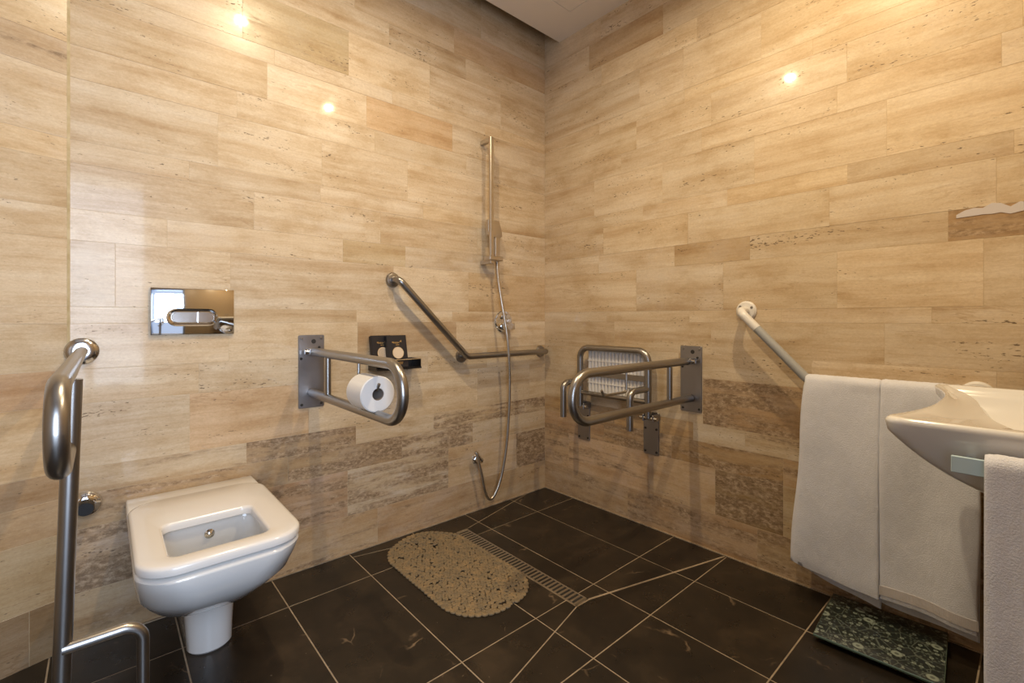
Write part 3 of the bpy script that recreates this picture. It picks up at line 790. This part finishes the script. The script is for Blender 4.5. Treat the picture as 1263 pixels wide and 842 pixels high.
# ------------------------------------------------------------------ folding shower seat on the right wall
fs = thing('folding_seat', 'steel framed shower seat with white grid, folded up against wall', 'seat', (0, 0, 0))
SXF = -.058; ya, yb = -.322, -.735; zt, zb = .848, .535
path = fillet([(SXF, ya, zb), (SXF, ya, zt), (SXF, yb, zt), (SXF, yb, zb)], .055, 10)
obj('frame', tube(path, .0160, 16), M['steel'], fs)
obj('lower_tube', tube([(SXF, ya, .610), (SXF, yb, .610)], .0115, 14), M['steel'], fs)
for y in (ya - .008, yb + .004):
    path = fillet([(SXF, y, .672), (-.200, y, .672), (-.200, y, .498)], .035, 9)
    obj('leg', tube(path, .0155, 16), M['steel'], fs)
sp = obj('seat_panel', box((-.028, yb + .035, .605), (-.024, ya - .035, .838)), M['white'], fs, smooth=False)
P0, P1 = yb + .035, ya - .035
slat_me = mesh_from('slat', box((-.009, -.0080, -.113), (.0, .0080, .113), .002, 1), M['white'], False)
for k in range(16):
    o = bpy.data.objects.new('slat', slat_me); C.objects.link(o); o.parent = sp
    o.location = (-.028, P0 + .010 + k * (P1 - P0 - .020) / 15, .7215)
for z in (.608, .665, .718, .780, .835):
    obj('cross_rib', box((-.0400, P0, z - .0025), (-.028, P1, z + .0025)), M['white'], sp, smooth=False)
obj('steel_strap', box((-.050, yb + .006, .700), (-.0455, ya - .006, .728), .001, 1), M['steel'], fs)
for y, zlow in ((-.302, .342), (-.716, .352)):
    bm = bmesh.new(); add_prism(bm, rrect(-.041, .041, zlow, .555, .008, 4), 0, .006, .001, Matrix(((0,0,-1,0),(-1,0,0,y),(0,1,0,0),(0,0,0,1))))
    b = obj('bracket', bm, M['steel2'], fs, smooth=False)
    yy = ya if y > -.5 else yb
    obj('axle', tube([(SXF + .002, yy - .045, .535), (SXF + .002, yy + .045, .535)], .008, 12), M['polished'], b)
    for d in (-.026, .026): obj('lug', box((-.066, yy + d - .004, .520), (-.004, yy + d + .004, .552), .002, 1), M['steel2'], b)
    for d in (-.030, .030):
        for z in (zlow + .014, .475): obj('screw', lathe([(.006, 0), (.005, .003), (0, .0035)], 12, axis_mat((-.006, y + d, z), (-1, 0, 0))), M['hole'], b)

# ------------------------------------------------------------------ white and grey grab bar carrying the towels
wg = thing('white_grab_bar', 'white and grey grab bar sloping down behind the towels', 'grab bar', (0, 0, 0))
BXW = -.072
for (y, z) in ((-1.154, 1.032), (-1.822, .772)):
    fl = obj('flange', lathe([(.040, 0), (.040, .005), (.034, .011), (.022, .012)], 30, axis_mat((0, y, z), (-1, 0, 0))), M['whitepaint'], wg)
    for a in (40, 150, 270):
        obj('screw', lathe([(.0055, 0), (.005, .003), (0, .004)], 12, axis_mat((-.010, y + .027*math.cos(R(a)), z + .027*math.sin(R(a))), (-1, 0, 0))), M['steel'], fl)
d = Vector((0, -1.378 + 1.154, .798 - 1.032)); e = Vector((BXW, -1.154, 1.032)) + d * .30
obj('end_bend', tube(fillet([(-.006, -1.154, 1.032), (BXW, -1.154, 1.032), tuple(e)], .040, 10), .0165, 18), M['whitepaint'], wg)
obj('grip', tube(fillet([tuple(e), (BXW, -1.400, .775), (BXW, -1.77, .775)], .05, 8), .0160, 18), M['greygrip'], wg)
obj('end_bend', tube(fillet([(BXW, -1.77, .775), (BXW, -1.822, .775), (-.006, -1.822, .772)], .028, 8), .0165, 18), M['whitepaint'], wg)

# ------------------------------------------------------------------ towels
def towel(name, label, y0, y1, bar_x, bar_z, rb, z_front, z_back, amp, seed, flare=0.0, hem=True, axis='y', nu=44, group=None, spread=0.010):
    """cloth folded over a bar that runs along y; front side looks to -x"""
    rn = random.Random(seed); ph = [rn.uniform(0, 6.28) for _ in range(6)]
    t = thing(name, label, 'towel', (bar_x, 0, 0), 0, group)
    prof = []
    nb_, nf = 30, 46
    r = rb + .006
    for k in range(nb_): prof.append(('b', k / nb_))
    for k in range(9): prof.append(('t', k / 8))
    for k in range(1, nf + 1): prof.append(('f', k / nf))
    def pt(u, kind, v, off=0.0):
        yy = y0 + (y1 - y0) * u
        zf = z_front(u); zk = z_back(u)
        if kind == 'b':
            z = zk + (bar_z - zk) * v; dn = 1 - v
            x = r * .8 + off * 1 - .004*dn; x += amp * .35 * math.sin(u*8 + ph[0]) * dn - spread * dn * 2.2
        elif kind == 't':
            a = PI * v; x = r * math.cos(a) + off*math.cos(a); z = bar_z + (r + off) * math.sin(a); dn = 0
        else:
            z = bar_z - (bar_z - zf) * v; dn = v
            x = -r - off; x -= spread * (1 - math.exp(-4*dn)) * 2.2
            x -= amp * (math.sin(u*5.2 + ph[1] + dn*1.3) * .6 + math.sin(u*11 + ph[2] - dn*2) * .25) * dn
            x -= amp * .22 * math.sin(dn*7 + u*4 + ph[3])
        yy += flare * (1 - u) * dn
        yy += .003 * math.sin(dn*9 + ph[4]) * (1 if kind == 'f' else .3) * ((1 - u) if y1 > -1.7 else u)
        return Vector((x, yy, z))
    bm = bmesh.new(); th = .011
    rows = [[pt(i / nu, kd, v) for i in range(nu + 1)] for kd, v in prof]
    def nrm(a, b):
        i0, i1 = max(a-1, 0), min(a+1, len(rows)-1); j0, j1 = max(b-1, 0), min(b+1, nu)
        return (rows[i1][b] - rows[i0][b]).cross(rows[a][j1] - rows[a][j0]).normalized()
    Vo = [[None]*(nu+1) for _ in rows]; Vi = [[None]*(nu+1) for _ in rows]
    for a in range(len(rows)):
        for b in range(nu + 1):
            nn = nrm(a, b); edge = min(b, nu - b) / 2.0; ea = min(a, len(rows)-1-a) / 1.5
            k = th/2 * math.sqrt(min(1, .25 + edge*.75)) * math.sqrt(min(1, .3 + ea*.7))
            jt = rn.uniform(-.0007, .0007)
            Vo[a][b] = bm.verts.new(rows[a][b] + nn*(k + jt)); Vi[a][b] = bm.verts.new(rows[a][b] - nn*k)
    L = len(rows)
    for a in range(L - 1):
        for b in range(nu):
            bm.faces.new((Vo[a][b], Vo[a+1][b], Vo[a+1][b+1], Vo[a][b+1]))
            bm.faces.new((Vi[a][b], Vi[a][b+1], Vi[a+1][b+1], Vi[a+1][b]))
    for a in range(L - 1):
        bm.faces.new((Vo[a][0], Vi[a][0], Vi[a+1][0], Vo[a+1][0])); bm.faces.new((Vo[a][nu], Vo[a+1][nu], Vi[a+1][nu], Vi[a][nu]))
    for b in range(nu):
        bm.faces.new((Vo[0][b], Vo[0][b+1], Vi[0][b+1], Vi[0][b])); bm.faces.new((Vo[L-1][b], Vi[L-1][b], Vi[L-1][b+1], Vo[L-1][b+1]))
    bmesh.ops.recalc_face_normals(bm, faces=bm.faces)
    obj('cloth', bm, M['terry'], t, ang=80)
    if hem:
        bm = bmesh.new(); hr = [L - 3, L - 2]
        W = []
        for a in (L - 4, L - 2):
            W.append([rows[a][b] + nrm(a, b) * (th/2 + .0013) for b in range(nu + 1)])
        sgn = 1
        if W[0][nu//2].x > rows[L-4][nu//2].x: W = [[rows[a][b] - nrm(a, b) * (th/2 + .0013) for b in range(nu + 1)] for a in (L - 4, L - 2)]
        n2 = nu * 2
        for b in range(n2):
            f0 = b / 2; i = int(f0); fr = f0 - i; g0 = (b + .72) / 2; j = min(int(g0), nu - 1); gr = g0 - j
            A = W[0][i].lerp(W[0][min(i+1, nu)], fr); B = W[0][j].lerp(W[0][j+1], gr)
            Cc = W[1][j].lerp(W[1][j+1], gr); D = W[1][i].lerp(W[1][min(i+1, nu)], fr)
            o4 = Vector((.002, 0, 0))
            f = [bm.verts.new(p) for p in (A, B, Cc, D)]; g = [bm.verts.new(p + o4) for p in (A, B, Cc, D)]
            bm.faces.new(f)
            for q in range(4): bm.faces.new((f[q], g[q], g[(q+1) % 4], f[(q+1) % 4]))
        bmesh.ops.recalc_face_normals(bm, faces=bm.faces)
        obj('hem', bm, M['weave'], t, smooth=False, label='woven hem band near the lower edge')
    return t
towel('bath_towel', 'white bath towel on the grab bar, the one farther from the basin', -1.392, -1.6058, BXW, .775, .0165,
      lambda u: .140 - .040*u - .008*math.sin(u*PI*1.2), lambda u: .098 - .038*u + .02*(1-u)*(1-u), .012, 4, flare=0.036, hem=False, group='white towels on the wall bar')
towel('bath_towel', 'white bath towel with ribbed hem on the grab bar, beside the basin', -1.6064, -1.832, BXW, .777, .0165,
      lambda u: .108 + .006*math.sin(u*4), lambda u: .082 - .012*u, .011, 9, flare=0.0, hem=True, group='white towels on the wall bar')

# ------------------------------------------------------------------ washbasin on the front wall
wb = thing('washbasin', 'white washbasin with curved front edge and pointed front corners', 'basin', (0, 0, 0))
XA, XB = -.890, -.215; XM = (XA + XB) / 2; ZR = .820
CR = .035
def front(x):                                  # concave front edge with rounded corners
    s_ = (x - XM) / ((XB - XA) / 2)
    y = -1.742 - .053 * (1 - abs(s_)**2.4)
    dx = (XB - XA) / 2 - abs(x - XM)
    if dx < CR: y -= CR * 1.0 * (1 - math.sqrt(max(0.0, 1 - (1 - dx/CR)**2)))
    return y
rim_pts = bezier([(-.885, -1.925, 0), (-.84, -1.908, 0), (-.77, -1.886, 0), (-.66, -1.869, 0), (-.54, -1.854, 0), (-.44, -1.834, 0), (-.34, -1.805, 0), (-.26, -1.782, 0), (-.215, -1.775, 0)], 8)
rim_tab = [(p.x, p.y) for p in rim_pts]
NU = 72; NA = 12; NB = 40; LIP = .007
HWID = (XB - XA) / 2
cols = []
for i in range(NU + 1):
    u = -math.cos(PI * i / NU); cols.append(u * (0.35 + 0.65*abs(u)**0.0) )
def sag(k): return k*k*(3 - 2*k)
bm = bmesh.new(); top = []; out_l = []; bot = []
for i, u in enumerate(cols):
    xo = XM + u * HWID; xi = XM + u * (HWID - LIP)
    yf = front(xo); yr = lerp_tab(rim_tab, xi); yb_ = FRONT + .001
    yr = min(yr, yf - .012)
    ct = []; cb = []
    for j in range(NA + NB + 1):
        if j <= NA: k = j / NA; y = (yf - LIP) + (yr - (yf - LIP)) * k
        else: k = ((j - NA) / NB) ** 1.35; y = yr + (yb_ - yr) * k
        z = ZR
        dx = (HWID - LIP) - abs(xi - XM); din = min(yr - y, (dx - .020) * 1.0, y - (FRONT + .11))
        if din > 0: z -= .018 * (1 - math.exp(-din/.004)) + .100 * (1 - math.exp(-max(0, din - .012)/.06))
        elif y >= yr:
            k2 = min(1.0, max(0.0, (yr - y) / (yr - yf + LIP + 1e-9)) if yr != yf else 0); kk = (y - yr) / max(1e-6, (yf - LIP - yr))
            z -= .010 * math.sin(PI * min(1, max(0, kk))) * min(1, max(0, dx) / .12)
        ct.append(bm.verts.new((xi, y, z)))
        dd = yf - y
        s_ = abs(u)
        zz = ZR - .017 - .165 * (1 - math.exp(-dd / .115)) * (1 - .10 * s_**6)
        xx = XM + (xo - XM) * (1 - .34 * (1 - math.exp(-dd/.22)) * s_**2)
        cb.append(bm.verts.new((xx, min(y + LIP*.6, yf), zz)))
    top.append(ct); bot.append(cb)
NJ = NA + NB
for i in range(NU):
    for j in range(NJ):
        bm.faces.new((top[i][j], top[i][j+1], top[i+1][j+1], top[i+1][j])); bm.faces.new((bot[i][j], bot[i+1][j], bot[i+1][j+1], bot[i][j+1]))
def per_idx():
    L_ = [(i, 0) for i in range(NU + 1)] + [(NU, j) for j in range(1, NJ + 1)] + [(i, NJ) for i in range(NU - 1, -1, -1)] + [(0, j) for j in range(NJ - 1, 0, -1)]
    return L_
P_ = per_idx(); n = len(P_)
lt = [top[i][j] for i, j in P_]; lb = [bot[i][j] for i, j in P_]
rings_ = [lt]
for dz, og in ((.0025, .6), (.007, 1.0), (.012, .92)):
    r_ = []
    for (i, j), v, b_ in zip(P_, lt, lb):
        u = cols[i]; xo = XM + u * HWID; x = v.co.x + (xo - v.co.x) * og
        y = v.co.y + (LIP * og if j == 0 else 0) ; z = ZR - dz
        if j > 0 and (i == 0 or i == NU): y = v.co.y
        r_.append(bm.verts.new((x, y, z)))
    rings_.append(r_)
rings_.append(lb)
for A, B in zip(rings_, rings_[1:]):
    for k in range(n): bm.faces.new((A[k], A[(k+1) % n], B[(k+1) % n], B[k]))
bmesh.ops.recalc_face_normals(bm, faces=bm.faces)
obj('bowl', bm, M['ceramic'], wb, ang=75)
RX = -.903
obj('towel_rail', box((RX - .003, -2.24, .7440), (RX + .003, -1.846, .7715), .001, 1), M['blue'], wb, smooth=False)
obj('rail_mount', box((RX, -1.875, .750), (RX + .10, -1.862, .766), .001, 1), M['blue'], wb, smooth=False)
obj('rail_mount', box((RX, -2.235, .750), (RX + .10, -2.220, .766), .001, 1), M['blue'], wb, smooth=False)
obj('trap', tube(fillet([(XM, -2.08, .66), (XM, -2.08, .45), (XM, FRONT, .45)], .05, 8), .02, 16), M['chrome'], wb)
obj('tap', tube(fillet([(XM, -2.215, ZR - .005), (XM, -2.215, .95), (XM, -2.08, .95), (XM, -2.08, .92)], .025, 8), .011, 14), M['chrome'], wb)
towel('hand_towel', 'white hand towel hanging over the rail of the washbasin', -1.886, -2.16, RX, .764, .008, lambda u: .30, lambda u: .34, .006, 21, hem=False, nu=60, spread=.004)

# ------------------------------------------------------------------ bathroom scale under the towels
bs = thing('bathroom_scale', 'square glass scale with pale flower print on the floor under towels', 'scale', (-.158, -1.618, 0), R(4))
obj('glass_plate', box((-.150, -.150, .016), (.150, .150, .0235), .0015, 1), M['glassedge'], bs, smooth=False)
obj('printed_top', box((-.148, -.148, .0235), (.148, .148, .0239)), M['flower'], bs, smooth=False, label='pale green flower print on dark glass')
obj('body', box((-.135, -.135, .004), (.135, .135, .016), .003, 1), M['dark'], bs)
for x in (-.11, .11):
    for y in (-.11, .11): obj('foot', lathe([(.014, 0), (.014, .005), (0, .005)], 14, Matrix.Translation((x, y, 0))), M['dark'], bs)

# ------------------------------------------------------------------ pebble bath mat
bmx = thing('bath_mat', 'oval olive pebble bath mat with scalloped edge beside the drain', 'mat', (-.915, -.392, 0), R(0))
rn = random.Random(11)
MW, ML, MR = .180, .340, .160
def in_mat(x, y, m=0.0):
    ax, ay = abs(x) + m, abs(y) + m
    if ax > MW or ay > ML: return False
    kx, ky = ax - (MW - MR), ay - (ML - MR)
    return not (kx > 0 and ky > 0 and kx*kx + ky*ky > MR*MR)
def lift(x, y):                                # the far end is ruckled against the wall
    e = max(0.0, (y - .16) / .18)
    return .012 * e * e * (0.6 + 0.4*math.sin(x*26 + 1.0)) + .002*math.sin(x*40)*math.sin(y*31)
def pebble(bm, x, y, a, b, h, rot):
    n = 8; rings = []
    z = .0012 + max(0.0, lift(x, y))
    for r_, hh in ((1.0, .0), (.93, .75), (.5, 1.0)):
        rings.append([bm.verts.new((x + r_*(a*math.cos(t)*math.cos(rot) - b*math.sin(t)*math.sin(rot)), y + r_*(a*math.cos(t)*math.sin(rot) + b*math.sin(t)*math.cos(rot)), z + h*hh)) for t in [2*PI*k/n for k in range(n)]])
    for A, B in zip(rings, rings[1:]):
        for k in range(n): bm.faces.new((A[k], A[(k+1) % n], B[(k+1) % n], B[k]))
    bm.faces.new(rings[-1])
bm = bmesh.new(); s = .0130; row = 0; y = -ML + .012
while y < ML - .008:
    x = -MW + (s/2 if row % 2 else 0)
    while x < MW:
        px, py = x + rn.uniform(-.003, .003), y + rn.uniform(-.003, .003)
        if in_mat(px, py, .010) and rn.random() > .030:
            pebble(bm, px, py, rn.uniform(.0074, .0090), rn.uniform(.0062, .0074), rn.uniform(.0036, .0048), rn.uniform(0, PI))
        x += s
    y += s * .80; row += 1
obj('pebbles', bm, M['pebble'], bmx, ang=50, kind='stuff')
bm = bmesh.new(); out = rrect(-MW + .008, MW - .008, -ML + .008, ML - .008, MR - .008, 24)
per = []; acc = 0
pts = [Vector(p) for p in out] ; pts.append(pts[0])
for a, b in zip(pts, pts[1:]):
    L_ = (b - a).length; t = -acc
    while t + .0225 <= L_:
        t += .0225; per.append((a.lerp(b, max(0, t/L_)), math.atan2(b.y - a.y, b.x - a.x)))
    acc = L_ - t if t > 0 or True else 0
for p, ang_ in per: pebble(bm, p.x, p.y, .0128, .0105, .005, ang_)
obj('scalloped_edge', bm, M['pebble'], bmx, ang=50, kind='stuff')
